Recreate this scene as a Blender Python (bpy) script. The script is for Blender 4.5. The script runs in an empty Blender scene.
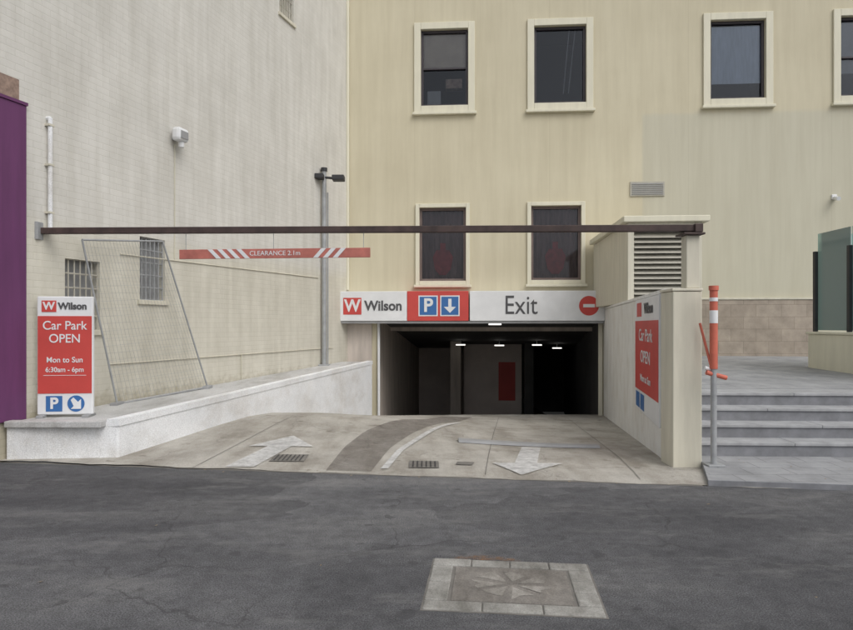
import bpy, math, random
from mathutils import Vector
random.seed(4)
S=bpy.context.scene
C=bpy.context.collection

# ---------------------------------------------------------------- materials
def nt(name):
    m=bpy.data.materials.new(name); m.use_nodes=True
    n=m.node_tree.nodes; l=m.node_tree.links
    return m,n,l,n['Principled BSDF']
def ramp(n,l,fac,stops):
    r=n.new('ShaderNodeValToRGB'); e=r.color_ramp.elements
    while len(e)<len(stops): e.new(.5)
    for i,(p,c) in enumerate(stops):
        e[i].position=p; e[i].color=(c[0],c[1],c[2],1) if not isinstance(c,(int,float)) else (c,c,c,1)
    l.new(fac,r.inputs[0]); return r.outputs[0]
def noise(n,l,vec,scale,detail=5,rough=.6):
    t=n.new('ShaderNodeTexNoise'); t.inputs['Scale'].default_value=scale
    t.inputs['Detail'].default_value=detail; t.inputs['Roughness'].default_value=rough
    l.new(vec,t.inputs['Vector']); return t.outputs[0]
def mapping(n,l,vec,scale=(1,1,1),loc=(0,0,0),rot=0):
    m=n.new('ShaderNodeMapping'); m.inputs['Scale'].default_value=scale; m.inputs['Location'].default_value=loc
    m.inputs['Rotation'].default_value=(0,0,rot); l.new(vec,m.inputs[0]); return m.outputs[0]
def mix(n,l,fac,a,b,mode='MIX'):
    x=n.new('ShaderNodeMix'); x.data_type='RGBA'; x.blend_type=mode
    for s,v in ((x.inputs[0],fac),(x.inputs[6],a),(x.inputs[7],b)):
        if isinstance(v,(int,float)): s.default_value=v
        elif isinstance(v,tuple): s.default_value=(*v[:3],1)
        else: l.new(v,s)
    return x.outputs[2]
def math_(n,l,op,a,b=0.0,c=None):
    x=n.new('ShaderNodeMath'); x.operation=op
    for i,v in enumerate((a,b,c)):
        if v is None: continue
        if isinstance(v,(int,float)): x.inputs[i].default_value=v
        else: l.new(v,x.inputs[i])
    return x.outputs[0]
def bump(n,l,b,h,strength,dist=.01):
    x=n.new('ShaderNodeBump'); x.inputs['Strength'].default_value=strength; x.inputs['Distance'].default_value=dist
    l.new(h,x.inputs['Height']); l.new(x.outputs[0],b.inputs['Normal'])
def mat(name,col,rough=.7,var=.12,scale=3,metal=0,bmp=.15,bscale=60,streak=False):
    m,n,l,b=nt(name)
    o=n.new('ShaderNodeTexCoord').outputs['Object']
    v=mapping(n,l,o,(4,4,.5)) if streak else o
    f=noise(n,l,v,scale)
    lo=tuple(c*(1-var) for c in col); hi=tuple(min(1,c*(1+var)) for c in col)
    c=ramp(n,l,f,[(.3,lo),(.7,hi)])
    l.new(c,b.inputs['Base Color'])
    b.inputs['Roughness'].default_value=rough; b.inputs['Metallic'].default_value=metal
    if bmp: bump(n,l,b,noise(n,l,o,bscale,3),bmp,.004)
    return m

def brick_wall():
    m,n,l,b=nt('painted_brick')
    o=n.new('ShaderNodeTexCoord').outputs['Object']
    s=n.new('ShaderNodeSeparateXYZ'); l.new(o,s.inputs[0])
    cb=n.new('ShaderNodeCombineXYZ'); l.new(s.outputs[0],cb.inputs[0]); l.new(s.outputs[2],cb.inputs[1])
    wob=noise(n,l,o,9,3)
    t=n.new('ShaderNodeTexBrick'); l.new(cb.outputs[0],t.inputs['Vector'])
    t.inputs['Scale'].default_value=1; t.inputs['Brick Width'].default_value=.24; t.inputs['Row Height'].default_value=.086
    t.inputs['Mortar Size'].default_value=.006; t.inputs['Mortar Smooth'].default_value=.8
    t.inputs['Color1'].default_value=(1,1,1,1); t.inputs['Color2'].default_value=(.96,.96,.96,1); t.inputs['Mortar'].default_value=(.90,.895,.88,1)
    big=noise(n,l,o,.7,7,.65)
    st=noise(n,l,mapping(n,l,o,(3,3,.35)),1.6,5)
    up=ramp(n,l,big,[(.3,(.60,.585,.54)),(.7,(.70,.685,.64))])
    dn=ramp(n,l,big,[(.3,(.58,.555,.475)),(.7,(.68,.655,.57))])
    zz=math_(n,l,'ADD',s.outputs[2],math_(n,l,'MULTIPLY',big,.5))
    f=ramp(n,l,math_(n,l,'MULTIPLY',zz,.1),[(.3,0.),(.325,1.)])
    c=mix(n,l,f,dn,up)
    c=mix(n,l,1.0,c,t.outputs[0],'MULTIPLY')
    c=mix(n,l,1.0,c,ramp(n,l,st,[(.35,(.88,.875,.86)),(.6,(1,1,1))]),'MULTIPLY')
    ch=ramp(n,l,noise(n,l,o,14,5,.7),[(.63,0.),(.70,1.)])
    c=mix(n,l,math_(n,l,'MULTIPLY',ch,.35),c,(.40,.38,.33))
    g=ramp(n,l,math_(n,l,'ADD',s.outputs[2],math_(n,l,'MULTIPLY',wob,.6)),[(.75,(.70,.67,.60)),(1.10,(1,1,1))])
    c=mix(n,l,1.0,c,g,'MULTIPLY')
    l.new(c,b.inputs['Base Color']); b.inputs['Roughness'].default_value=.8
    h=math_(n,l,'SUBTRACT',math_(n,l,'MULTIPLY',noise(n,l,o,30,4),.5),t.outputs['Fac'])
    bump(n,l,b,h,.3,.006)
    return m
def facade_mat():
    m,n,l,b=nt('cream_render')
    o=n.new('ShaderNodeTexCoord').outputs['Object']
    s=n.new('ShaderNodeSeparateXYZ'); l.new(o,s.inputs[0])
    big=noise(n,l,o,.5,7,.6)
    st=noise(n,l,mapping(n,l,o,(3,3,.2)),1.5,6,.65)
    c=ramp(n,l,big,[(.3,(.575,.525,.385)),(.7,(.645,.595,.445))])
    wv=noise(n,l,o,2.5,4)
    gx=ramp(n,l,math_(n,l,'MULTIPLY',math_(n,l,'ADD',s.outputs[0],math_(n,l,'MULTIPLY',wv,.06)),.1),[(.540,0.),(.544,1.)])
    gz=ramp(n,l,math_(n,l,'MULTIPLY',math_(n,l,'ADD',s.outputs[2],math_(n,l,'MULTIPLY',wv,.12)),.1),[(.685,1.),(.694,0.)])
    g=math_(n,l,'MULTIPLY',gx,gz)
    c=mix(n,l,math_(n,l,'MULTIPLY',g,.6),c,(.53,.52,.43))
    c=mix(n,l,1.0,c,ramp(n,l,st,[(.3,(.90,.89,.87)),(.62,(1,1,1))]),'MULTIPLY')
    j=math_(n,l,'PINGPONG',math_(n,l,'ADD',s.outputs[0],.3),1.7)
    jj=ramp(n,l,j,[(0.,(.86,.85,.82)),(.008,(1,1,1))])
    c=mix(n,l,1.0,c,jj,'MULTIPLY')
    l.new(c,b.inputs['Base Color']); b.inputs['Roughness'].default_value=.85
    bump(n,l,b,noise(n,l,o,45,4),.2,.005)
    return m
def asphalt():
    m,n,l,b=nt('asphalt')
    o=n.new('ShaderNodeTexCoord').outputs['Object']
    fine=noise(n,l,o,110,3,.85); mid=noise(n,l,o,9,5,.7); big=noise(n,l,mapping(n,l,o,(.6,1.3,1)),.55,7,.62)
    c=ramp(n,l,big,[(.36,(.076,.076,.081)),(.5,(.113,.113,.118)),(.64,(.16,.159,.159))])
    c=mix(n,l,1.0,c,ramp(n,l,mid,[(.3,(.74,.74,.74)),(.7,(1.26,1.26,1.26))]),'MULTIPLY')
    c=mix(n,l,1.0,c,ramp(n,l,fine,[(.38,(.35,.35,.36)),(.62,(1.7,1.7,1.7))]),'MULTIPLY')
    nn=n.new('ShaderNodeTexNoise'); nn.inputs['Scale'].default_value=2.2; nn.inputs['Detail'].default_value=5; l.new(o,nn.inputs['Vector'])
    sc=n.new('ShaderNodeVectorMath'); sc.operation='SCALE'; sc.inputs['Scale'].default_value=.45; l.new(nn.outputs[1],sc.inputs[0])
    ds=n.new('ShaderNodeVectorMath'); ds.operation='ADD'; l.new(o,ds.inputs[0]); l.new(sc.outputs[0],ds.inputs[1])
    pv=mapping(n,l,ds.outputs[0],(.26,.5,.3),(.35,.2,0),.12)
    pc=n.new('ShaderNodeTexVoronoi'); pc.inputs['Scale'].default_value=1; pc.distance='CHEBYCHEV'; l.new(pv,pc.inputs['Vector'])
    bw=n.new('ShaderNodeRGBToBW'); l.new(pc.outputs['Color'],bw.inputs[0])
    pf=ramp(n,l,bw.outputs[0],[(.25,(.72,.72,.73)),(.45,(.95,.95,.95)),(.75,(1.14,1.14,1.13))])
    c=mix(n,l,1.0,c,pf,'MULTIPLY')
    d=n.new('ShaderNodeTexVoronoi'); d.feature='DISTANCE_TO_EDGE'; d.inputs['Scale'].default_value=.36
    l.new(ds.outputs[0],d.inputs['Vector'])
    cr=ramp(n,l,d.outputs[0],[(.0,1.),(.004,0.)])
    msk=ramp(n,l,noise(n,l,o,.8,2),[(.46,0.),(.54,1.)])
    c=mix(n,l,math_(n,l,'MULTIPLY',math_(n,l,'MULTIPLY',cr,msk),.6),c,(.03,.03,.03))
    w=ramp(n,l,noise(n,l,mapping(n,l,o,(.6,1.6,1)),1.3,8,.78),[(.52,0.),(.68,1.)])
    c=mix(n,l,math_(n,l,'MULTIPLY',w,.5),c,(.23,.225,.22))
    sp=ramp(n,l,noise(n,l,o,5.5,2,.4),[(.28,1.),(.33,0.)])
    c=mix(n,l,math_(n,l,'MULTIPLY',sp,.5),c,(.04,.04,.042))
    l.new(c,b.inputs['Base Color']); b.inputs['Roughness'].default_value=.88
    bump(n,l,b,fine,.8,.008)
    return m
def concrete(name,a,bc,stain=.6,sc=1.2,tracks=False):
    m,n,l,b=nt(name)
    o=n.new('ShaderNodeTexCoord').outputs['Object']
    big=noise(n,l,o,sc,7,.68); fine=noise(n,l,o,90,3,.8)
    c=ramp(n,l,big,[(.32,a),(.68,bc)])
    c=mix(n,l,1.0,c,ramp(n,l,fine,[(.35,(.78,.78,.78)),(.65,(1.18,1.18,1.18))]),'MULTIPLY')
    s=noise(n,l,mapping(n,l,o,(1.8,.5,1)) if not tracks else mapping(n,l,o,(1.2,.8,1)),1.4,7,.7)
    c=mix(n,l,1.0,c,ramp(n,l,s,[(.33,(stain,stain*.97,stain*.93)),(.55,(1,1,1))]),'MULTIPLY')
    if tracks:
        s2=noise(n,l,mapping(n,l,o,(2.2,.3,1),(0,0,0),.13),1.1,5,.6)
        c=mix(n,l,1.0,c,ramp(n,l,s2,[(.36,(.80,.785,.765)),(.55,(1,1,1))]),'MULTIPLY')
        sp=ramp(n,l,noise(n,l,o,4.5,3,.5),[(.27,(.55,.53,.5)),(.34,(1,1,1))])
        c=mix(n,l,.8,c,sp,'MULTIPLY')
        d=n.new('ShaderNodeTexVoronoi'); d.feature='DISTANCE_TO_EDGE'; d.inputs['Scale'].default_value=.5
        nn=n.new('ShaderNodeTexNoise'); nn.inputs['Scale'].default_value=2.; nn.inputs['Detail'].default_value=5; l.new(o,nn.inputs['Vector'])
        sc_=n.new('ShaderNodeVectorMath'); sc_.operation='SCALE'; sc_.inputs['Scale'].default_value=.6; l.new(nn.outputs[1],sc_.inputs[0])
        ds=n.new('ShaderNodeVectorMath'); ds.operation='ADD'; l.new(o,ds.inputs[0]); l.new(sc_.outputs[0],ds.inputs[1]); l.new(ds.outputs[0],d.inputs['Vector'])
        c=mix(n,l,math_(n,l,'MULTIPLY',ramp(n,l,d.outputs[0],[(0.,1.),(.005,0.)]),.4),c,(.12,.11,.10))
    l.new(c,b.inputs['Base Color']); b.inputs['Roughness'].default_value=.85
    bump(n,l,b,fine,.35,.004)
    return m
def tiles(name,c1,c2,mortar,w,h,vert=False):
    m,n,l,b=nt(name)
    o=n.new('ShaderNodeTexCoord').outputs['Object']; v=o
    if vert:
        s=n.new('ShaderNodeSeparateXYZ'); l.new(o,s.inputs[0])
        cb=n.new('ShaderNodeCombineXYZ'); l.new(s.outputs[0],cb.inputs[0]); l.new(s.outputs[2],cb.inputs[1]); v=cb.outputs[0]
    t=n.new('ShaderNodeTexBrick'); l.new(v,t.inputs['Vector']); t.inputs['Scale'].default_value=1
    t.inputs['Brick Width'].default_value=w; t.inputs['Row Height'].default_value=h; t.inputs['Mortar Size'].default_value=.005
    t.inputs['Color1'].default_value=(*c1,1); t.inputs['Color2'].default_value=(*c2,1); t.inputs['Mortar'].default_value=(*mortar,1)
    c=mix(n,l,1.0,t.outputs[0],ramp(n,l,noise(n,l,o,2.5,7,.7),[(.3,(.72,.72,.72)),(.7,(1.18,1.18,1.18))]),'MULTIPLY')
    l.new(c,b.inputs['Base Color']); b.inputs['Roughness'].default_value=.8
    bump(n,l,b,noise(n,l,o,50,4),.2,.004)
    return m
def worn_paint(name,col,amt=.5,soft=.2,mx_=.9,mn=.15,sc=9):
    m,n,l,b=nt(name)
    o=n.new('ShaderNodeTexCoord').outputs['Object']
    f=ramp(n,l,noise(n,l,o,sc,8,.8),[(amt-soft,mn),(amt+soft,mx_)])
    c=ramp(n,l,noise(n,l,o,2,6),[(.3,tuple(x*.85 for x in col)),(.7,col)]); l.new(c,b.inputs['Base Color'])
    b.inputs['Roughness'].default_value=.85
    tr=n.new('ShaderNodeBsdfTransparent'); mx=n.new('ShaderNodeMixShader')
    l.new(f,mx.inputs[0]); l.new(tr.outputs[0],mx.inputs[1]); l.new(b.outputs[0],mx.inputs[2]); l.new(mx.outputs[0],n['Material Output'].inputs[0])
    return m
def glass_mat():
    m,n,l,b=nt('window_glass'); n.remove(b)
    tr=n.new('ShaderNodeBsdfTransparent'); tr.inputs[0].default_value=(.82,.84,.86,1)
    gl=n.new('ShaderNodeBsdfGlossy'); gl.inputs['Roughness'].default_value=.04; gl.inputs[0].default_value=(.7,.72,.76,1)
    mx=n.new('ShaderNodeMixShader'); lw=n.new('ShaderNodeFresnel'); lw.inputs[0].default_value=1.45
    l.new(lw.outputs[0],mx.inputs[0]); l.new(tr.outputs[0],mx.inputs[1]); l.new(gl.outputs[0],mx.inputs[2])
    l.new(mx.outputs[0],n['Material Output'].inputs[0]); return m
def green_glass():
    m,n,l,b=nt('green_glass'); n.remove(b)
    tr=n.new('ShaderNodeBsdfTransparent'); tr.inputs[0].default_value=(.70,.90,.88,1)
    df=n.new('ShaderNodeBsdfDiffuse'); df.inputs[0].default_value=(.56,.72,.71,1)
    gl=n.new('ShaderNodeBsdfGlossy'); gl.inputs['Roughness'].default_value=.05
    m0=n.new('ShaderNodeMixShader'); m0.inputs[0].default_value=.38
    l.new(tr.outputs[0],m0.inputs[1]); l.new(df.outputs[0],m0.inputs[2])
    mx=n.new('ShaderNodeMixShader'); fr=n.new('ShaderNodeFresnel'); fr.inputs[0].default_value=1.45
    l.new(fr.outputs[0],mx.inputs[0]); l.new(m0.outputs[0],mx.inputs[1]); l.new(gl.outputs[0],mx.inputs[2])
    l.new(mx.outputs[0],n['Material Output'].inputs[0]); return m
def emit(name,col,s):
    m,n,l,b=nt(name); b.inputs['Emission Color'].default_value=(*col,1); b.inputs['Emission Strength'].default_value=s
    b.inputs['Base Color'].default_value=(*col,1); return m

M_brick=brick_wall(); M_fac=facade_mat(); M_asph=asphalt(); M_glass=glass_mat(); M_green=green_glass()
M_conc=concrete('driveway_concrete',(.36,.34,.305),(.50,.48,.435),.70,1.2,True)
M_pl=concrete('plinth_concrete',(.44,.44,.435),(.58,.58,.575),.72)
M_white=concrete('white_painted_masonry',(.74,.755,.77),(.83,.84,.85),.82,2.)
M_wcream=concrete('pale_painted_masonry',(.74,.74,.72),(.82,.82,.80),.86,1.)
M_trim=mat('cream_trim',(.69,.66,.53),.75,.06,2,streak=True)
M_trim2=mat('pale_trim',(.61,.58,.48),.75,.10,2,streak=True)
M_dark=mat('dark_window_frame',(.045,.038,.045),.5,.2)
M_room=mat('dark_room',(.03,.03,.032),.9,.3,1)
M_purp=mat('purple_paint',(.125,.035,.115),.65,.15,1.5,streak=True)
M_beam=mat('rusty_dark_steel',(.060,.038,.034),.65,.4,6,.0)
M_red=mat('sign_red',(.55,.065,.055),.5,.08,2,bmp=0)
M_red2=mat('faded_red',(.46,.15,.12),.6,.22,6,bmp=0)
M_sw=mat('sign_white',(.74,.75,.76),.5,.07,2,bmp=0)
M_blue=mat('sign_blue',(.04,.145,.38),.5,.05,2,bmp=0)
M_txt=mat('sign_dark_text',(.08,.08,.085),.6,.05,bmp=0)
M_steel=mat('galvanised_steel',(.36,.37,.38),.6,.15,8,.3)
M_grey=mat('grey_paint',(.30,.305,.31),.6,.12,4)
M_black=mat('black_plastic',(.03,.03,.033),.6,.2)
M_orange=mat('orange_plastic',(.56,.14,.09),.6,.18,6)
M_joint=mat('joint_filler',(.17,.16,.145),.9,.3,5)
M_line=worn_paint('worn_white_paint',(.70,.70,.69),.44,.2,.92,.25,7)
M_track=worn_paint('brown_tyre_stain',(.17,.145,.13),.5,.3,.68,.12,4)
M_dust=worn_paint('pale_dust',(.36,.345,.31),.60,.12,.6,0)
M_rustst=worn_paint('rust_stain',(.32,.17,.08),.56,.12,.8,0)
M_stone=tiles('stone_cladding',(.40,.34,.28),(.35,.295,.24),(.25,.21,.17),.6,.3,True)
M_pave=tiles('bluestone_paving',(.33,.335,.345),(.28,.285,.295),(.17,.17,.175),.45,.3)
M_step=mat('bluestone_step',(.20,.205,.22),.85,.22,5)
M_tread=mat('bluestone_tread',(.34,.345,.355),.85,.2,5)
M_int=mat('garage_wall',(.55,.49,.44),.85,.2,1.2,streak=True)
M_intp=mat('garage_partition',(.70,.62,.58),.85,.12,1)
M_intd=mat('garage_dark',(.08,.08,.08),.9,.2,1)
M_lamp=emit('lit_tube',(1,.97,.9),1.6)
M_blind=mat('roller_blind',(.66,.56,.46),.8,.08,3,bmp=0)
M_curt=mat('net_curtain',(.60,.66,.75),.8,.12,5,bmp=0,streak=True)
M_rb=mat('old_red_brick',(.28,.20,.16),.85,.35,14)
M_maroon=mat('maroon_decal',(.30,.04,.045),.6,.35,7,bmp=0)
M_vent=mat('louvre_grey_cream',(.44,.42,.36),.6,.12,3)

# ---------------------------------------------------------------- mesh helpers
def empty(name,loc=(0,0,0),rz=0.):
    e=bpy.data.objects.new(name,None); e.location=loc; e.rotation_euler=(0,0,rz); e.empty_display_size=.3
    C.objects.link(e); return e
def mesh(name,vs,fs,m,p=None,mats=None,idx=None,bev=0,smooth=False):
    me=bpy.data.meshes.new(name); me.from_pydata([tuple(v) for v in vs],[],fs); me.update()
    for k in (mats or [m]): me.materials.append(k)
    if idx:
        for i,f in enumerate(me.polygons): f.material_index=idx[i]
    if smooth:
        for f in me.polygons: f.use_smooth=True
    o=bpy.data.objects.new(name,me); C.objects.link(o)
    if p: o.parent=p
    if bev:
        b=o.modifiers.new('bevel','BEVEL'); b.width=bev; b.segments=2
    return o
def box(name,x0,x1,y0,y1,z0,z1,m,p=None,bev=0):
    vs=[(x0,y0,z0),(x1,y0,z0),(x1,y1,z0),(x0,y1,z0),(x0,y0,z1),(x1,y0,z1),(x1,y1,z1),(x0,y1,z1)]
    fs=[(3,2,1,0),(4,5,6,7),(0,1,5,4),(1,2,6,5),(2,3,7,6),(3,0,4,7)]
    return mesh(name,vs,fs,m,p,bev=bev)
def prism(name,poly,z0,ztop,m,p=None,mside=None,bev=0):
    n=len(poly); vs=[(x,y,z0) for x,y in poly]+[(x,y,ztop(x,y) if callable(ztop) else ztop) for x,y in poly]
    fs=[tuple(range(n-1,-1,-1)),tuple(range(n,2*n))]+[(i,(i+1)%n,n+(i+1)%n,n+i) for i in range(n)]
    if mside: return mesh(name,vs,fs,m,p,mats=[m,mside],idx=[0,0]+[1]*n,bev=bev)
    return mesh(name,vs,fs,m,p,bev=bev)
def tubes(name,segs,r,m,p=None,k=10):
    vs=[];fs=[]
    for a,b in segs:
        a=Vector(a);b=Vector(b);d=(b-a).normalized()
        u=d.orthogonal().normalized(); w=d.cross(u); o=len(vs)
        for e in (a,b):
            for i in range(k):
                t=2*math.pi*i/k; vs.append(e+(u*math.cos(t)+w*math.sin(t))*r)
        for i in range(k): fs.append((o+i,o+(i+1)%k,o+k+(i+1)%k,o+k+i))
        fs.append(tuple(o+i for i in range(k-1,-1,-1))); fs.append(tuple(o+k+i for i in range(k)))
    return mesh(name,vs,fs,m,p)
def flat(name,pts,y,m,p,t=.004):
    n=len(pts); vs=[(x,y,z) for x,z in pts]+[(x,y+t,z) for x,z in pts]
    fs=[tuple(range(n)),tuple(range(2*n-1,n-1,-1))]+[(i,n+i,n+(i+1)%n,(i+1)%n) for i in range(n)]
    return mesh(name,vs,fs,m,p)
def disc(name,cx,cz,r,y,m,p,k=32):
    return flat(name,[(cx+r*math.cos(2*math.pi*i/k),cz+r*math.sin(2*math.pi*i/k)) for i in range(k)],y,m,p)
def text(name,body,x,y,z,size,m,p,sx=1.,off=.0,rz=0.,al='CENTER'):
    c=bpy.data.curves.new(name,'FONT'); c.body=body; c.size=size; c.align_x=al; c.align_y='CENTER'
    c.extrude=.0015; c.offset=off; c.materials.append(m)
    o=bpy.data.objects.new(name,c); o.location=(x,y,z); o.rotation_euler=(math.pi/2,0,rz); o.scale=(sx,1,1)
    C.objects.link(o); o.parent=p; return o
def wall_holes(name,x0,x1,z0,z1,holes,depth,m,p,back=None,thick=8.):
    xs=sorted({x0,x1}|{h[0] for h in holes}|{h[1] for h in holes}); zs=sorted({z0,z1}|{h[2] for h in holes}|{h[3] for h in holes})
    vs=[];fs=[]
    def q(*pp):
        o=len(vs); vs.extend(pp); fs.append((o,o+1,o+2,o+3))
    for i in range(len(xs)-1):
        for j in range(len(zs)-1):
            cx=(xs[i]+xs[i+1])/2; cz=(zs[j]+zs[j+1])/2
            if any(h[0]<cx<h[1] and h[2]<cz<h[3] for h in holes): continue
            q((xs[i],0,zs[j]),(xs[i+1],0,zs[j]),(xs[i+1],0,zs[j+1]),(xs[i],0,zs[j+1]))
    for h in holes:
        a,b,c,d=h[:4]
        q((a,0,c),(a,0,d),(a,depth,d),(a,depth,c)); q((b,0,d),(b,0,c),(b,depth,c),(b,depth,d))
        q((a,0,d),(b,0,d),(b,depth,d),(a,depth,d)); q((b,0,c),(a,0,c),(a,depth,c),(b,depth,c))
    q((x0,thick,z0),(x0,0,z0),(x0,0,z1),(x0,thick,z1)); q((x1,0,z0),(x1,thick,z0),(x1,thick,z1),(x1,0,z1))
    q((x1,thick,z0),(x0,thick,z0),(x0,thick,z1),(x1,thick,z1)); q((x0,0,z1),(x1,0,z1),(x1,thick,z1),(x0,thick,z1))
    return mesh(name,vs,fs,m,p)

# ---------------------------------------------------------------- levels
def lerp(k,y):
    if y<=k[0][0]: return k[0][1]
    for (a,b),(c,d) in zip(k,k[1:]):
        if y<=c:
            t=(y-a)/(c-a); return b+(d-b)*t
    return k[-1][1]
KL=[(6,0.004),(6.9,.004),(8.5,.06),(9.6,.105),(10.4,.12),(11.2,.07),(16.4,-.72),(27,-2.3),(40,-2.3)]
KR=[(6,0.004),(7,.004),(8,-.04),(16.4,-.69),(27,-2.3),(40,-2.3)]
def zr(x,y):
    t=max(0,min(1,(x+2.2)/4.6)); t=t*t*(3-2*t)
    return lerp(KL,y)*(1-t)+lerp(KR,y)*t
def edgeY(x): return 7.47-.142*(x+4.98)

# ---------------------------------------------------------------- ground
XL,XR=-5.3,14.
ys=36.
gv=[(-300,-300,0),(300,-300,0),(300,edgeY(XR),0),(XR,edgeY(XR),0),(XL,edgeY(XL),0),(-300,edgeY(XL),0),
    (-300,ys,0),(XL,ys,0),(XR,ys,0),(300,ys,0),(-300,400,0),(300,400,0)]
mesh('road',gv,[(0,1,2,3,4,5),(5,4,7,6),(3,2,9,8),(6,7,8,9,11,10)],M_asph)
def driveway():
    vs=[];fs=[];nx=68
    yy=[i*.2 for i in range(0,150)]
    rows=[]
    for j in range(len(yy)):
        r=[]
        for i in range(nx+1):
            x=-5.2+ i*(10.4/nx); wob=.022*math.sin(x*5.3)+.012*math.sin(x*17+1)+.006*math.sin(x*41) if j==0 else 0
            y=edgeY(x)+yy[j]+wob
            r.append(len(vs)); vs.append((x,y,zr(x,y)))
        rows.append(r)
    for a,b in zip(rows,rows[1:]):
        for i in range(nx): fs.append((a[i],a[i+1],b[i+1],b[i]))
    return mesh('driveway_ramp',vs,fs,M_conc,smooth=True)
driveway()
mesh('gutter_edge',[(-5.2,edgeY(-5.2)-.03,.002),(2.75,edgeY(2.75)-.03,.002),(2.75,edgeY(2.75)+.05,.002),(-5.2,edgeY(-5.2)+.05,.002)],[(0,1,2,3)],M_joint)
def drape(name,pl,pr,m,p=None,h=.012,n=24):
    def samp(P,t):
        f=t*(len(P)-1); i=min(int(f),len(P)-2); u=f-i
        return (P[i][0]+(P[i+1][0]-P[i][0])*u, P[i][1]+(P[i+1][1]-P[i][1])*u)
    vs=[];fs=[]
    for j in range(n+1):
        a=samp(pl,j/n); b=samp(pr,j/n)
        for k in range(5):
            x=a[0]+(b[0]-a[0])*k/4; y=a[1]+(b[1]-a[1])*k/4; vs.append((x,y,zr(x,y)+h))
    for j in range(n):
        for k in range(4):
            o=j*5+k; fs.append((o,o+1,o+6,o+5))
    return mesh(name,vs,fs,m,p)
mk=empty('driveway_markings')
drape('stained_wheel_strip',[(-1.10,7.0),(-1.05,8.2),(-.9,9.3),(-.55,10.6),(-.05,12.6),(.35,15.)],[(-.60,6.95),(-.47,8.2),(-.22,9.4),(.10,10.6),(.60,12.6),(1.08,15.)],M_track,mk,.008)
wl=[(-.47,7.05),(-.33,8.1),(-.12,9.0),(.08,9.9),(.40,11.2),(.62,12.2)]
drape('curved_white_line',[(x-.035,y) for x,y in wl],[(x+.045,y) for x,y in wl],M_line,mk,.014,30)
a1=empty('painted_arrow')
drape('shaft',[(-2.24,7.12),(-2.02,8.15)],[(-1.92,7.12),(-1.72,8.15)],M_line,a1,.014,8)
drape('head',[(-2.27,8.15),(-1.84,8.78)],[(-1.44,8.15),(-1.82,8.78)],M_line,a1,.014,10)
a2=empty('painted_arrow')
drape('shaft',[(1.02,7.4),(1.30,8.7)],[(1.28,7.4),(1.55,8.7)],M_line,a2,.014,8)
drape('head',[(1.0,6.78),(.76,7.4)],[(1.02,6.78),(1.58,7.4)],M_line,a2,.014,10)
hp=[];fs=[]
for i in range(13):
    x=.45+(2.4-.45)*i/12
    for dy,h in ((0,.006),(.04,.035),(.10,.045),(.18,.045),(.24,.035),(.28,.006)):
        y=8.9-.04*(x-.45)+dy; hp.append((x,y,zr(x,y)+h))
for i in range(12):
    for k in range(5): fs.append((i*6+k,i*6+6+k,i*6+7+k,i*6+k+1))
fs+= [tuple(range(6)),tuple(range(77,71,-1))]
mesh('speed_hump',hp,fs,M_grey)
g=empty('drain_grate')
for i in range(7): drape('bar_%d'%i,[(-1.78+.05*i,7.42),(-1.78+.05*i,7.70)],[(-1.765+.05*i,7.42),(-1.765+.05*i,7.70)],M_black,g,.014,2)
drape('rim',[(-1.82,7.39),(-1.82,7.73)],[(-1.42,7.39),(-1.42,7.73)],M_joint,g,.009,4)
g=empty('drain_grate')
for i in range(6): drape('bar_%d'%i,[(-.16+.05*i,7.15),(-.16+.05*i,7.45)],[(-.145+.05*i,7.15),(-.145+.05*i,7.45)],M_black,g,.014,2)
drape('rim',[(-.20,7.12),(-.20,7.48)],[(.14,7.12),(.14,7.48)],M_joint,g,.009,4)
g=empty('access_cover'); drape('lid',[(.33,7.3),(.36,7.46)],[(.52,7.28),(.56,7.44)],M_joint,g,.009,3)
for i,(x,y0,y1) in enumerate([(-2.6,7.1,10.4),(.62,6.8,15.),(2.2,6.6,15.)]):
    drape('expansion_joint',[(x,y0),(x+.13*(y1-y0),y1)],[(x+.008,y0),(x+.008+.13*(y1-y0),y1)],M_joint,None,.008,20)

# service cover in the road
mc=empty('service_cover',(.52,3.93,0),math.radians(-6))
M_mc=concrete('cover_concrete',(.22,.215,.195),(.38,.37,.345),.5,6)
M_mi=concrete('cover_infill',(.15,.138,.125),(.27,.25,.225),.6,6)
M_mp=concrete('cover_pattern',(.23,.215,.19),(.36,.34,.31),.5,9)
W,D=.51,.39
def blocks(pref,x0,x1,y0,y1,nx,ny):
    for i in range(nx):
        for j in range(ny):
            a0=x0+(x1-x0)*i/nx+.003*random.random(); a1=x0+(x1-x0)*(i+1)/nx-.004; b0=y0+(y1-y0)*j/ny+.008*random.random(); b1=y0+(y1-y0)*(j+1)/ny-.008*random.random()
            box('%s_%d%d'%(pref,i,j),a0,a1,b0,b1,-.05,.010+.003*random.random(),M_mc,mc,.008)
blocks('frame_front',-W,W,-D,-D+.12,3,1); blocks('frame_back',-W,W,D-.12,D,4,1)
blocks('frame_left',-W,-W+.14,-D+.12,D-.12,1,2); blocks('frame_right',W-.14,W,-D+.12,D-.12,1,3)
box('bed',-W-.008,W+.008,-D-.008,D+.008,-.05,.003,M_joint,mc)
box('lid',-W+.155,W-.155,-D+.133,D-.133,-.05,.008,M_mi,mc,.003)
for k in range(7):
    a=k*2*math.pi/7+.2; rr=random.Random(k+3)
    vs=[(.04*math.cos(a+.25),.04*math.sin(a+.25),.0095)]+[((.19+.08*rr.random())*math.cos(a+t),(.15+.07*rr.random())*math.sin(a+t),.0095) for t in (.0,.12,.28,.46,.62)]
    mesh('worn_sector_%d'%k,vs,[(0,1,2),(0,2,3),(0,3,4),(0,4,5)],M_mp,mc)
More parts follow.
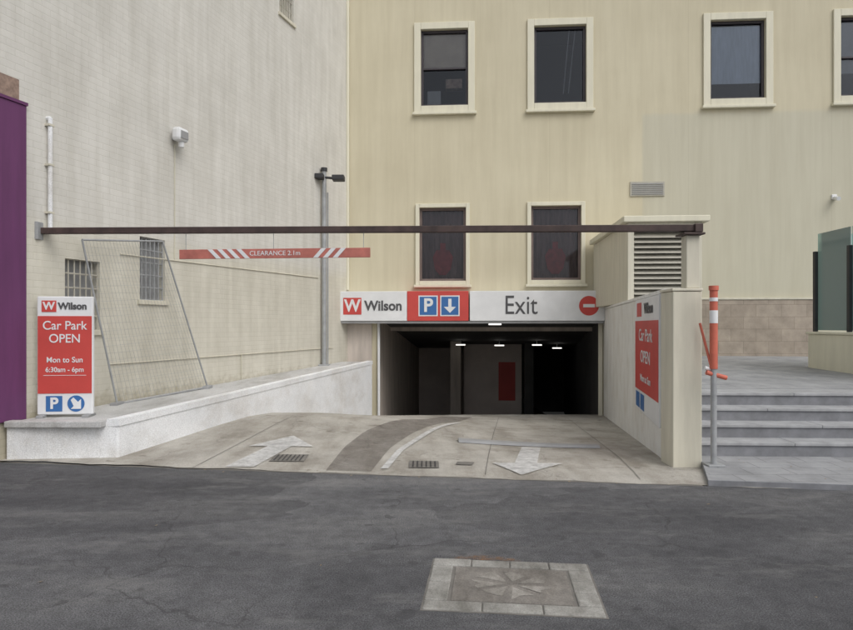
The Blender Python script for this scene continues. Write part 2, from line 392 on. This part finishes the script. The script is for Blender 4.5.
mesh('rust_mark',[(-.42,.40,.005),(.1,.40,.005),(.02,.46,.005),(-.15,.50,.005),(-.33,.46,.005)],[(0,1,2,3,4)],M_rustst,mc)

# ---------------------------------------------------------------- plinth
def ptop(x,y): return .46+(y-7.6)*.026
pl=empty('white_plinth')
prism('body',[(-4.93,7.5),(-3.66,7.6),(-2.99,10.0),(-2.3,12.6),(-1.36,16.05),(-2.13,16.1),(-3.3,12.55),(-4.36,9.34)],-1.0,ptop,M_pl,pl,M_white,.02)
ed=[(-3.66,7.6),(-2.99,10.0),(-2.3,12.6),(-1.36,16.05)]
vs=[];fs=[]
for x,y in ed:
    for dx,dz in ((.012,-.06),(.012,.025),(-.13,.025),(-.13,-.06)): vs.append((x+dx,y-.012*(y<8),ptop(x,y)+dz))
for i in range(3):
    for k in range(4): fs.append((i*4+k,i*4+(k+1)%4,i*4+4+(k+1)%4,i*4+4+k))
fs.append((0,1,2,3)); mesh('edge_coping',vs,fs,M_white,pl)
box('front_coping',-4.93,-3.8,7.46,7.6,.40,.475,M_pl,pl,.01)

# ---------------------------------------------------------------- left building
L=empty('painted_brick_building',(-2.1,16.2,0),math.atan2(1,.33))
k=1.053
def s(Y): return (Y-16.2)*k
hol=[(s(9.57),s(10.08),1.98,2.93),(s(8.32),s(8.86),1.53,2.47),(s(13.3),s(13.85),8.1,9.2)]
wall_holes('walls',s(7.25),.35,-1.,12.,hol,.14,M_brick,L,thick=9.)
for i,h in enumerate(hol):
    a,b,c,d=h
    box('window_back_%d'%i,a,b,.139,.16,c,d,M_grey if i<2 else M_vent,L)
    n=6
    tubes('window_bars_%d'%i,[((a+(b-a)*j/n,.05,c),(a+(b-a)*j/n,.05,d)) for j in range(n+1)]+[((a,.05,c+(d-c)*j/5),(b,.05,c+(d-c)*j/5)) for j in range(6)],.011,M_vent if i else M_steel,L,6)
    box('window_sill_%d'%i,a-.05,b+.05,-.04,.03,c-.07,c-.002,M_trim2,L,.006)
box('parapet_cap',s(7.25)-.06,.3,-.06,9.06,12.,12.15,M_trim2,L)
pp=empty('purple_hoarding',(-2.1,16.2,0),math.atan2(1,.33))
box('side_panel',s(7.2),s(7.77),-.035,-.003,.46,4.25,M_purp,pp,.004)
box('street_panel',s(7.25)-.04,s(7.25)-.003,-.034,6.,.46,4.25,M_purp,pp,.004)
box('capping',s(7.2),s(7.78),-.05,-.002,4.253,4.29,M_purp,pp)
box('exposed_brick',s(7.22),s(7.70),-.004,-.001,4.30,4.55,M_rb,pp)
dp=empty('white_downpipe',(-2.1,16.2,0),math.atan2(1,.33))
tubes('pipe',[((s(8.07),-.05,2.8),(s(8.07),-.05,4.2)),((s(8.07),-.05,4.2),(s(8.07),.01,4.2))],.027,M_white,dp,12)
for z in (3.0,3.6,4.1): box('clip',s(8.07)-.04,s(8.07)+.04,-.08,0,z,z+.025,M_trim2,dp)
fl=empty('wall_floodlight',(-2.1,16.2,0),math.atan2(1,.33))
x=s(10.28)
box('housing',x-.15,x+.10,-.22,-.06,4.52,4.74,M_sw,fl,.05); box('bracket',x-.05,x+.03,-.06,0,4.55,4.7,M_grey,fl,.005)
box('lens',x-.11,x+.06,-.232,-.222,4.56,4.68,M_grey,fl,.005); tubes('sensor',[((x,-.14,4.52),(x,-.14,4.44))],.045,M_sw,fl)
cd=empty('wall_conduit',(-2.1,16.2,0),math.atan2(1,.33))
tubes('run',[((s(9.0),-.02,1.05),(s(15.6),-.02,1.05)),((s(12.),-.02,1.05),(s(12.),-.02,.6)),((s(9.2),-.012,2.62),(s(14.9),-.012,2.70)),((x,-.012,4.5),(x,-.012,2.64))],.009,M_trim2,cd,8)
cp=empty('camera_pole',(-2.40,15.0,0))
tubes('pole',[((0,0,.6),(0,0,5.2))],.055,M_steel,cp,14)
tubes('cap',[((0,0,5.2),(0,0,5.28))],.075,M_black,cp,14)
tubes('arm',[((-.1,-.02,5.06),(.42,-.02,5.02))],.03,M_black,cp)
box('camera_left',-.18,.02,-.28,-.06,4.98,5.1,M_black,cp,.02); box('camera_right',.22,.50,-.30,-.04,4.94,5.06,M_black,cp,.02)
box('base_plate',-.12,.12,-.12,.12,.62,.68,M_steel,cp,.005)
tubes('side_conduit',[((.085,0,.66),(.085,0,4.7))],.018,M_grey,cp)
wf=empty('wire_mesh_fence')
A=Vector((-4.30,8.9,.50));B=Vector((-3.66,10.7,.56));Cc=Vector((-4.04,9.80,2.88));Dd=Vector((-4.53,8.42,2.72))
tubes('frame',[(A,B),(B,Cc),(Cc,Dd),(Dd,A)],.014,M_steel,wf,10)
sg=[]
for i in range(1,26): t=i/26; sg.append((A.lerp(B,t),Dd.lerp(Cc,t)))
for i in range(1,22): t=i/22; sg.append((A.lerp(Dd,t),B.lerp(Cc,t)))
tubes('wires',sg,.0016,M_steel,wf,4)
for P in (A,B): box('foot',P.x-.05,P.x+.05,P.y-.12,P.y+.12,P.z-.05,P.z+.03,M_grey,wf,.01)

# ---------------------------------------------------------------- car park sign on the plinth
cs=empty('car_park_sign',(-4.44,7.86,0),math.radians(6))
w=.325
box('board',-w,w,0,.06,.50,1.95,M_sw,cs,.012)
box('foot_left',-w+.02,-w+.10,-.08,.16,.455,.50,M_grey,cs,.008); box('foot_right',w-.10,w-.02,-.08,.16,.455,.50,M_grey,cs,.008)
flat('red_face',[(-w+.01,.76),(w-.01,.76),(w-.01,1.71),(-w+.01,1.71)],-.005,M_red,cs)
flat('logo_square',[(-.27,1.76),(-.10,1.76),(-.10,1.90),(-.27,1.90)],-.005,M_red,cs)
text('logo_mark','W',-.185,-.008,1.83,.13,M_sw,cs,1,.004)
text('logo_name','Wilson',.09,-.006,1.83,.115,M_txt,cs,1,.004)
text('line_1','Car Park',0,-.008,1.59,.15,M_sw,cs,.95,.001)
text('line_2','OPEN',0,-.008,1.43,.15,M_sw,cs,.95,.001)
text('line_3','Mon to Sun',0,-.008,1.17,.095,M_sw,cs,.95,.001)
text('line_4','6:30am - 6pm',0,-.008,1.05,.085,M_sw,cs,.95,.001)
flat('rule',[(-.25,.98),(.25,.98),(.25,.985),(-.25,.985)],-.008,M_sw,cs)
flat('p_square',[(-.22,.54),(-.03,.54),(-.03,.73),(-.22,.73)],-.005,M_blue,cs); text('p_letter','P',-.125,-.008,.635,.19,M_sw,cs,1,.006)
disc('arrow_disc',.13,.635,.10,-.005,M_blue,cs)
flat('arrow',[(.07,.68),(.10,.71),(.155,.655),(.19,.69),(.19,.57),(.07,.57),(.105,.605)],-.009,M_sw,cs)

# ---------------------------------------------------------------- cream facade building
F=empty('cream_office_building',(0,16.3,0),-math.atan(.07))
ups=[(.457,1.20),(3.36,1.29),(7.68,1.32),(10.75,1.30)]
holes=[(c-w/2,c+w/2,7.17,9.11) for c,w in ups]+[(.41-.59,.41+.59,2.72,4.58),(3.26-.62,3.26+.62,2.73,4.59),(-1.27,4.42,-1.2,1.78)]
wall_holes('walls',-2.35,14.,-1.2,12.8,holes,.28,M_fac,F,thick=20.)
box('roof_cornice',-2.4,14.1,-.12,0,12.5,12.85,M_trim,F,.02)
M_drape=mat('brown_drape',(.20,.135,.13),.9,.3,3,streak=True)
M_fr2=mat('brown_window_frame',(.16,.12,.11),.6,.2)
for i,h in enumerate(holes[:6]):
    a,b,c,d=h; up=i<4
    t=.17 if up else .10
    q=.055
    for nm,bx in (('l',(a-t,a-.002,c-t,d+t)),('r',(b+.002,b+t,c-t,d+t)),('t',(a,b,d+.002,d+t)),('b',(a,b,c-t,c-.002))):
        box('surround_%s_%d'%(nm,i),bx[0],bx[1],-q,.0-.001,bx[2],bx[3],M_trim,F,.008)
    box('sill_%d'%i,a-t-.04,b+t+.04,-.11,-.001,c-t-.07,c-t-.003,M_trim,F,.01)
    f=.06
    for nm,bx in (('l',(a,a+f,c,d)),('r',(b-f,b,c,d)),('t',(a+f,b-f,d-f,d)),('b',(a+f,b-f,c,c+f)),('m',(a+f,b-f,(c+d)/2-.02,(c+d)/2+.02))):
        if nm=='m' and i in (1,2,5,4): continue
        box('frame_%s_%d'%(nm,i),bx[0],bx[1],.06,.15,bx[2],bx[3],M_dark if up else M_fr2,F)
    box('glass_%d'%i,a+f,b-f,.12,.126,c+f,d-f,M_glass,F)
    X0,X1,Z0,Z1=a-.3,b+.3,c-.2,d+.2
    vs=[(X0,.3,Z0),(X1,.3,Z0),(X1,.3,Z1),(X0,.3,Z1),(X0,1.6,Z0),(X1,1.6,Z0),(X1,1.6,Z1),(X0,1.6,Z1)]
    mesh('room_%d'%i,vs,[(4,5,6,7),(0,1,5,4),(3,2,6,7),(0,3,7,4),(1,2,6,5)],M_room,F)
a,b,c,d=holes[0]; box('blind_0',a+.05,b-.05,.14,.145,d-.95,d,M_blind,F)
box('clutter_0a',a+.15,a+.5,.18,.4,c+.06,c+.45,M_grey,F,.02); box('clutter_0b',a+.62,b-.15,.18,.4,c+.5,c+.75,M_rb,F,.02)
a,b,c,d=holes[2]; box('curtain_2',a+.05,b-.05,.14,.145,c+.42,d-.1,M_curt,F)
a,b,c,d=holes[3]; box('curtain_3',a+.05,b-.05,.14,.145,c+.6,d-.1,M_grey,F)
a,b,c,d=holes[1]; tubes('reflection_streak_1',[((a+.9,.18,d),(a+.75,.18,c+.3)),((a+1.05,.18,d),(a+.88,.18,c+.3))],.012,M_grey,F,6)  # grey diagonal tubes added behind the pane to imitate reflections in the glass
for i in (4,5):
    a,b,c,d=holes[i]; m=(a+b)/2
    vs=[];fs=[];N=40
    for j in range(N+1):
        x=a+.06+(b-a-.12)*j/N; y=.18+.018*math.sin(j*1.3)
        vs+= [(x,y,c+.05),(x,y,d-.05)]
    for j in range(N): fs.append((2*j,2*j+2,2*j+3,2*j+1))
    mesh('curtain_%d'%i,vs,fs,M_drape,F)
    flat('decal_%d'%i,[(m-.26,c+.62),(m-.2,c+.30),(m-.08,c+.16),(m+.08,c+.16),(m+.2,c+.30),(m+.26,c+.62),(m+.16,c+.80),(m+.07,c+.80),(m+.07,c+.98),(m-.07,c+.98),(m-.07,c+.80),(m-.16,c+.80)],.135,M_maroon,F)
tubes('corner_downpipe',[((-2.02,-.06,2.5),(-2.02,-.06,12.5))],.04,M_trim,F,12)
box('vent_frame',5.08,5.92,-.03,-.001,4.80,5.16,M_vent,F,.004)
for i in range(6): box('vent_slat_%d'%i,5.12,5.88,-.045,-.031,4.84+i*.05,4.86+i*.05,M_grey,F)
box('stone_base',6.2,9.55,-.05,-.002,.5,2.22,M_stone,F,.006)
box('stone_base_coping',6.2,9.55,-.07,-.003,2.223,2.27,M_trim2,F,.006)
box('beige_infill',-2.2,-1.4,-.03,-.003,.5,1.66,M_int,F)
sc=empty('security_camera',(9.93,15.6,4.72),-math.atan(.07))
box('mount',-.06,.06,-.03,.02,-.06,.06,M_sw,sc,.01); tubes('arm',[((0,-.02,0),(0,-.12,-.02))],.02,M_sw,sc); tubes('body',[((0,-.02,-.03),(-.04,-.28,-.09))],.05,M_sw,sc,14)
def quad(nm,pts,m): mesh(nm,pts,[(0,1,2,3)],m,F)
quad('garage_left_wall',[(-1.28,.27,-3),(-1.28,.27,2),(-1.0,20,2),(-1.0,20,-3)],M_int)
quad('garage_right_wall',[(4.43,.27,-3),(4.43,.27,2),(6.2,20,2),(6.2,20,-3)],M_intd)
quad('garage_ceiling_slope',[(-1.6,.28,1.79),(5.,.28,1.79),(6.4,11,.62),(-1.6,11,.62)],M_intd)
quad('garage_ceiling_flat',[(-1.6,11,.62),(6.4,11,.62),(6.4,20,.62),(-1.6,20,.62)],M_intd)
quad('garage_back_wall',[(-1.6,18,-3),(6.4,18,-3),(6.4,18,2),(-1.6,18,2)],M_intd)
box('garage_partition',.85,3.1,8.9,9.1,-2.6,.9,M_intp,F)
box('garage_partition_side',-1.1,.84,11.,11.2,-2.6,.9,M_intp,F)
flat('garage_red_panel',[(2.2,-1.35),(2.85,-1.35),(2.85,.15),(2.2,.15)],8.89,M_red,F)
box('garage_column_a',.35,.75,7.6,8.,-2.4,1.,M_int,F,.02); box('garage_column_b',3.15,3.5,8.2,8.6,-2.4,1.,M_intd,F,.02)
box('garage_beam',-1.25,5.,2.6,2.9,1.42,1.62,M_int,F)
for i,(x,y,z) in enumerate([(1.78,1.2,1.60),(.75,7.0,.86),(2.15,7.0,.84),(3.5,7.0,.86),(4.4,8.4,.70)]):
    box('garage_light_%d'%i,x-.17,x+.17,y,y+.1,z,z+.04,M_lamp,F)
    tubes('garage_light_rod_%d'%i,[((x,y+.05,z+.04),(x,y+.05,1.79-.109*(y-.28)))],.01,M_grey,F,6)
tubes('opening_jamb',[((-1.22,-.05,-.95),(-1.22,-.05,1.70))],.035,M_sw,F,12)
box('opening_jamb_right',4.30,4.40,-.06,-.002,-.95,1.70,M_trim2,F,.01)

# ---------------------------------------------------------------- entrance sign
E=empty('parking_entrance_sign',(0,16.3,0),-math.atan(.07))
y0,y1=-.42,-.03; z0,z1=1.70,2.44
box('panel_left',-2.18,-.46,y0,y1,z0,z1,M_sw,E,.01); box('panel_red',-.455,1.07,y0,y1,z0,z1,M_red,E,.01); box('panel_exit',1.10,4.38,y0,y1,z0,z1,M_sw,E,.01)
yf=y0-.005
flat('logo_square',[(-2.06,1.86),(-1.60,1.86),(-1.60,2.28),(-2.06,2.28)],yf,M_red,E); text('logo_mark','W',-1.83,yf-.003,2.07,.42,M_sw,E,.9,.012)
text('logo_name','Wilson',-1.05,yf-.001,2.07,.34,M_txt,E,.95,.010)
flat('p_border',[(-.17,1.82),(.31,1.82),(.31,2.33),(-.17,2.33)],yf,M_sw,E); flat('p_square',[(-.14,1.85),(.28,1.85),(.28,2.30),(-.14,2.30)],yf-.004,M_blue,E)
text('p_letter','P',.07,yf-.008,2.075,.46,M_sw,E,1,.012)
flat('arrow_border',[(.37,1.82),(.85,1.82),(.85,2.33),(.37,2.33)],yf,M_sw,E)
flat('arrow_square',[(.40,1.85),(.82,1.85),(.82,2.30),(.40,2.30)],yf-.004,M_blue,E)
flat('arrow',[(.57,2.25),(.57,2.05),(.46,2.05),(.61,1.90),(.76,2.05),(.65,2.05),(.65,2.25)],yf-.009,M_sw,E)
text('exit_word','Exit',2.35,yf-.001,2.07,.66,M_txt,E,.8,.0)
disc('no_entry_disc',4.0,2.07,.24,yf,M_red,E); flat('no_entry_bar',[(3.86,2.03),(4.14,2.03),(4.14,2.11),(3.86,2.11)],yf-.005,M_sw,E)
box('under_lip',-2.15,4.36,y0+.03,y1-.03,1.64,1.697,M_grey,E)

# ---------------------------------------------------------------- right ramp wall
R=empty('ramp_side_wall',(2.79,7.4,0),math.atan2(1,.19))
box('wall',.2,8.75,-.22,0,-1.2,1.98,M_wcream,R,.008)
box('coping',.2,8.75,-.24,.015,1.983,2.03,M_wcream,R,.008)
P=empty('gate_pier')
box('pier',2.78,3.11,7.22,7.60,-.02,1.98,M_trim2,P,.012); box('pier_cap',2.77,3.12,7.21,7.61,1.983,2.015,M_trim2,P,.008)
box('post',2.95,3.10,7.26,7.42,2.018,2.62,M_trim2,P,.008); box('bracket',2.90,3.14,7.20,7.46,2.622,2.645,M_beam,P,.004)
pi=math.pi
B2=empty('wall_parking_board',(2.79,7.4,0),math.atan2(1,.19)+pi)
box('board',-2.40,-.30,-.05,-.004,.36,1.97,M_sw,B2,.008)
flat('red_face',[(-2.38,.66),(-.32,.66),(-.32,1.66),(-2.38,1.66)],-.056,M_red,B2)
flat('logo_square',[(-2.2,1.72),(-1.75,1.72),(-1.75,1.92),(-2.2,1.92)],-.056,M_red,B2); text('logo_name','Wilson',-1.1,-.057,1.82,.2,M_txt,B2,1.3,.005)
text('line_1','Car Park',-1.35,-.060,1.45,.24,M_sw,B2,1.4,.001); text('line_2','OPEN',-1.35,-.060,1.15,.24,M_sw,B2,1.4,.001); text('line_3','Mon to Sun',-1.35,-.060,.85,.14,M_sw,B2,1.4,.001)
flat('p_square',[(-2.3,.40),(-1.95,.40),(-1.95,.62),(-2.3,.62)],-.056,M_blue,B2); flat('arrow_square',[(-1.85,.40),(-1.5,.40),(-1.5,.62),(-1.85,.62)],-.056,M_blue,B2)

# louvred plant box above the wall
V=empty('louvred_plant_enclosure',(3.90,12.4,0),-math.atan(.07))
box('shell_left',0,.12,0,3.5,2.035,3.58,M_trim2,V,.01); box('shell_right',1.27,1.40,0,3.4,.6,3.58,M_trim2,V,.01)
box('shell_back_top',.12,1.27,.3,3.4,2.035,3.58,M_trim2,V); box('shell_head',.12,1.27,0,.3,3.42,3.58,M_trim2,V); box('shell_base',.12,1.27,0,.3,.6,2.06,M_trim2,V)
box('roof_slab',-.10,1.52,-.10,3.5,3.583,3.70,M_trim,V,.015)
for i in range(13):
    z=2.10+i*.1
    mesh('louvre_%d'%i,[(.13,.02,z),(1.26,.02,z),(1.26,.14,z+.085),(.13,.14,z+.085),(.13,.02,z-.012),(1.26,.02,z-.012),(1.26,.14,z+.073),(.13,.14,z+.073)],[(0,1,2,3),(7,6,5,4),(0,4,5,1)],M_vent,V)
box('louvre_back',.12,1.27,.16,.298,2.06,3.42,M_joint,V)

# ---------------------------------------------------------------- height bar
Hb=empty('height_clearance_bar')
a=Vector((-4.80,8.0,2.775)); b=Vector((3.06,7.28,2.70))
d=(b-a).normalized(); ang=math.atan2(d.y,d.x)
bar=box('beam',0,(b-a).length,-.04,.04,-.038,.038,M_beam,Hb,.006); bar.location=a; bar.rotation_euler=(0,-math.asin(d.z),ang)
box('wall_plate',-4.88,-4.80,7.90,8.10,2.66,2.88,M_steel,Hb,.006)
box('end_cap',3.03,3.12,7.21,7.35,2.65,2.745,M_beam,Hb,.006)
cb=empty('clearance_board',(-3.02,7.83,0),ang)
Lb=2.36
box('board',0,Lb,-.012,.012,2.405,2.52,M_red2,cb,.004)
for i in range(4):
    x=.42+i*.12; flat('chevron_%d'%i,[(x+.05,2.407),(x+.11,2.407),(x+.0,2.518),(x-.06,2.518)],-.017,M_sw,cb)
for i in range(3):
    x=1.72+i*.12; flat('chevron_r%d'%i,[(x-.05,2.407),(x+.01,2.407),(x+.11,2.518),(x+.05,2.518)],-.017,M_sw,cb)
text('words','CLEARANCE 2.1m',1.2,-.015,2.463,.08,M_sw,cb,1,.0)
for x in (.08,1.18,Lb-.08): tubes('chain',[((x,0,2.51),(x,0,2.73))],.004,M_steel,cb,6)

# ---------------------------------------------------------------- marker post
bo=empty('orange_marker_post',(3.15,7.02,0))
tubes('sleeve',[((0,0,.02),(0,0,1.12))],.032,M_steel,bo,16); tubes('upper',[((0,0,1.12),(0,0,1.98))],.042,M_orange,bo,18)
tubes('band',[((0,0,1.62),(0,0,1.76))],.044,M_sw,bo,18); tubes('cap',[((0,0,1.98),(0,0,2.03))],.052,M_orange,bo,18); tubes('band_low',[((0,0,1.86),(0,0,1.90))],.044,M_sw,bo,18)
tubes('strap',[((-.10,.12,1.62),(-.03,.0,1.15))],.014,M_orange,bo,10); tubes('clamp',[((-.08,0,1.08),(.14,0,1.02))],.026,M_orange,bo,12)
tubes('clamp_white',[((-.09,.02,1.13),(.02,.02,1.10))],.022,M_sw,bo,12); box('base',-.09,.09,-.09,.09,.061,.08,M_steel,bo,.004)

# ---------------------------------------------------------------- pavement, steps, terrace
prism('pavement',[(2.80,edgeY(2.80)),(XR,edgeY(XR)),(XR,7.2),(3.13,7.8),(3.10,7.2)],-.05,.06,M_pave,None,M_step,.006)
st=empty('stone_steps',(3.14,7.55,0),-math.atan(.045))
for i in range(4):
    z=.06+.16*(i+1)
    box('riser_%d'%i,0,10.5,.33*i,.33*i+(.36 if i<3 else .5),z-.2,z-.035,M_step,st)
    cuts=[0]+[1.167*j+.5*(i%2) for j in range(1,9)]+[10.5]
    for j in range(len(cuts)-1):
        box('tread_%d_%d'%(i,j),cuts[j]+.002,cuts[j+1]-.002,.33*i-.02,.33*i+(.345 if i<3 else .5),z-.035,z+.002*random.random(),M_tread,st,.006)
def ttop(x,y): return .70+(y-8.9)*.02
prism('terrace_paving',[(3.2,8.98),(XR,8.5),(XR,15.3),(4.65,15.98)],-.3,ttop,M_pave,None,M_step)
lw=empty('cream_planter_wall'); box('wall',7.45,7.75,6.9,12.5,.3,1.42,M_trim,lw,.01); box('coping',7.42,7.78,6.87,12.53,1.423,1.47,M_trim,lw,.01)
gb=empty('glass_balustrade')
for i in range(4):
    y=12.40-1.0*i
    box('post_%d'%i,7.50,7.56,y-.05,y+.03,1.473,3.02,M_black,gb,.005)
    if i<3: box('panel_%d'%i,7.57,7.585,y-.97,y-.02,1.50,3.36,M_green,gb)
box('end_panel',7.61,9.5,12.34,12.355,1.5,3.36,M_green,gb)

vs=[];fs=[]
rr=random.Random(9)
for i in range(60):
    q=rr.random()
    if q<.45: x=rr.uniform(-3.5,2.7); y=edgeY(x)+rr.uniform(-.25,.1); z=.01
    elif q<.75: x=rr.uniform(3.3,7.); y=rr.uniform(6.3,7.3); y=max(y,edgeY(x)+.1); z=.07
    else: x=rr.uniform(-3,4); y=rr.uniform(2.9,6.); z=.006
    r=rr.uniform(.006,.015); t=rr.uniform(0,6.28); o=len(vs)
    for k_ in range(5): vs.append((x+r*math.cos(t+k_*1.257)*(1.6 if k_==0 else .8),y+r*math.sin(t+k_*1.257)*(1.6 if k_==0 else .8),z+rr.uniform(0,.006)))
    fs.append(tuple(range(o,o+5)))
mesh('fallen_leaves',vs,fs,mat('dry_leaf',(.24,.19,.13),.8,.4,9))

# ---------------------------------------------------------------- sky + sun
wd=bpy.data.worlds.new('World'); S.world=wd; wd.use_nodes=True
n=wd.node_tree.nodes; l=wd.node_tree.links; bg=n['Background']
sk=n.new('ShaderNodeTexSky'); sk.sky_type='NISHITA'; sk.sun_disc=False
el,az=math.radians(50),math.radians(142)
sk.sun_elevation=el; sk.sun_rotation=az; sk.dust_density=4; sk.air_density=1; sk.ozone_density=1
hs=n.new('ShaderNodeHueSaturation'); hs.inputs['Saturation'].default_value=.25
l.new(sk.outputs[0],hs.inputs['Color']); l.new(hs.outputs[0],bg.inputs['Color']); bg.inputs['Strength'].default_value=.15
su=bpy.data.lights.new('sun','SUN'); su.energy=.7; su.angle=math.radians(50); su.color=(1,.98,.95)
so=bpy.data.objects.new('sun',su); C.objects.link(so)
dv=Vector((math.sin(az)*math.cos(el),math.cos(az)*math.cos(el),math.sin(el)))
so.rotation_euler=dv.to_track_quat('Z','Y').to_euler(); so.location=dv*30
# ---------------------------------------------------------------- camera
cam=bpy.data.cameras.new('camera'); co=bpy.data.objects.new('camera',cam); C.objects.link(co)
co.location=(0,0,1.6); co.rotation_euler=(math.pi/2,0,0); cam.sensor_width=36; cam.lens=36*640/853; cam.shift_y=10/853; cam.clip_end=2000; cam.clip_start=.05
S.camera=co
S.view_settings.view_transform='Standard'; S.view_settings.look='None'; S.view_settings.exposure=0
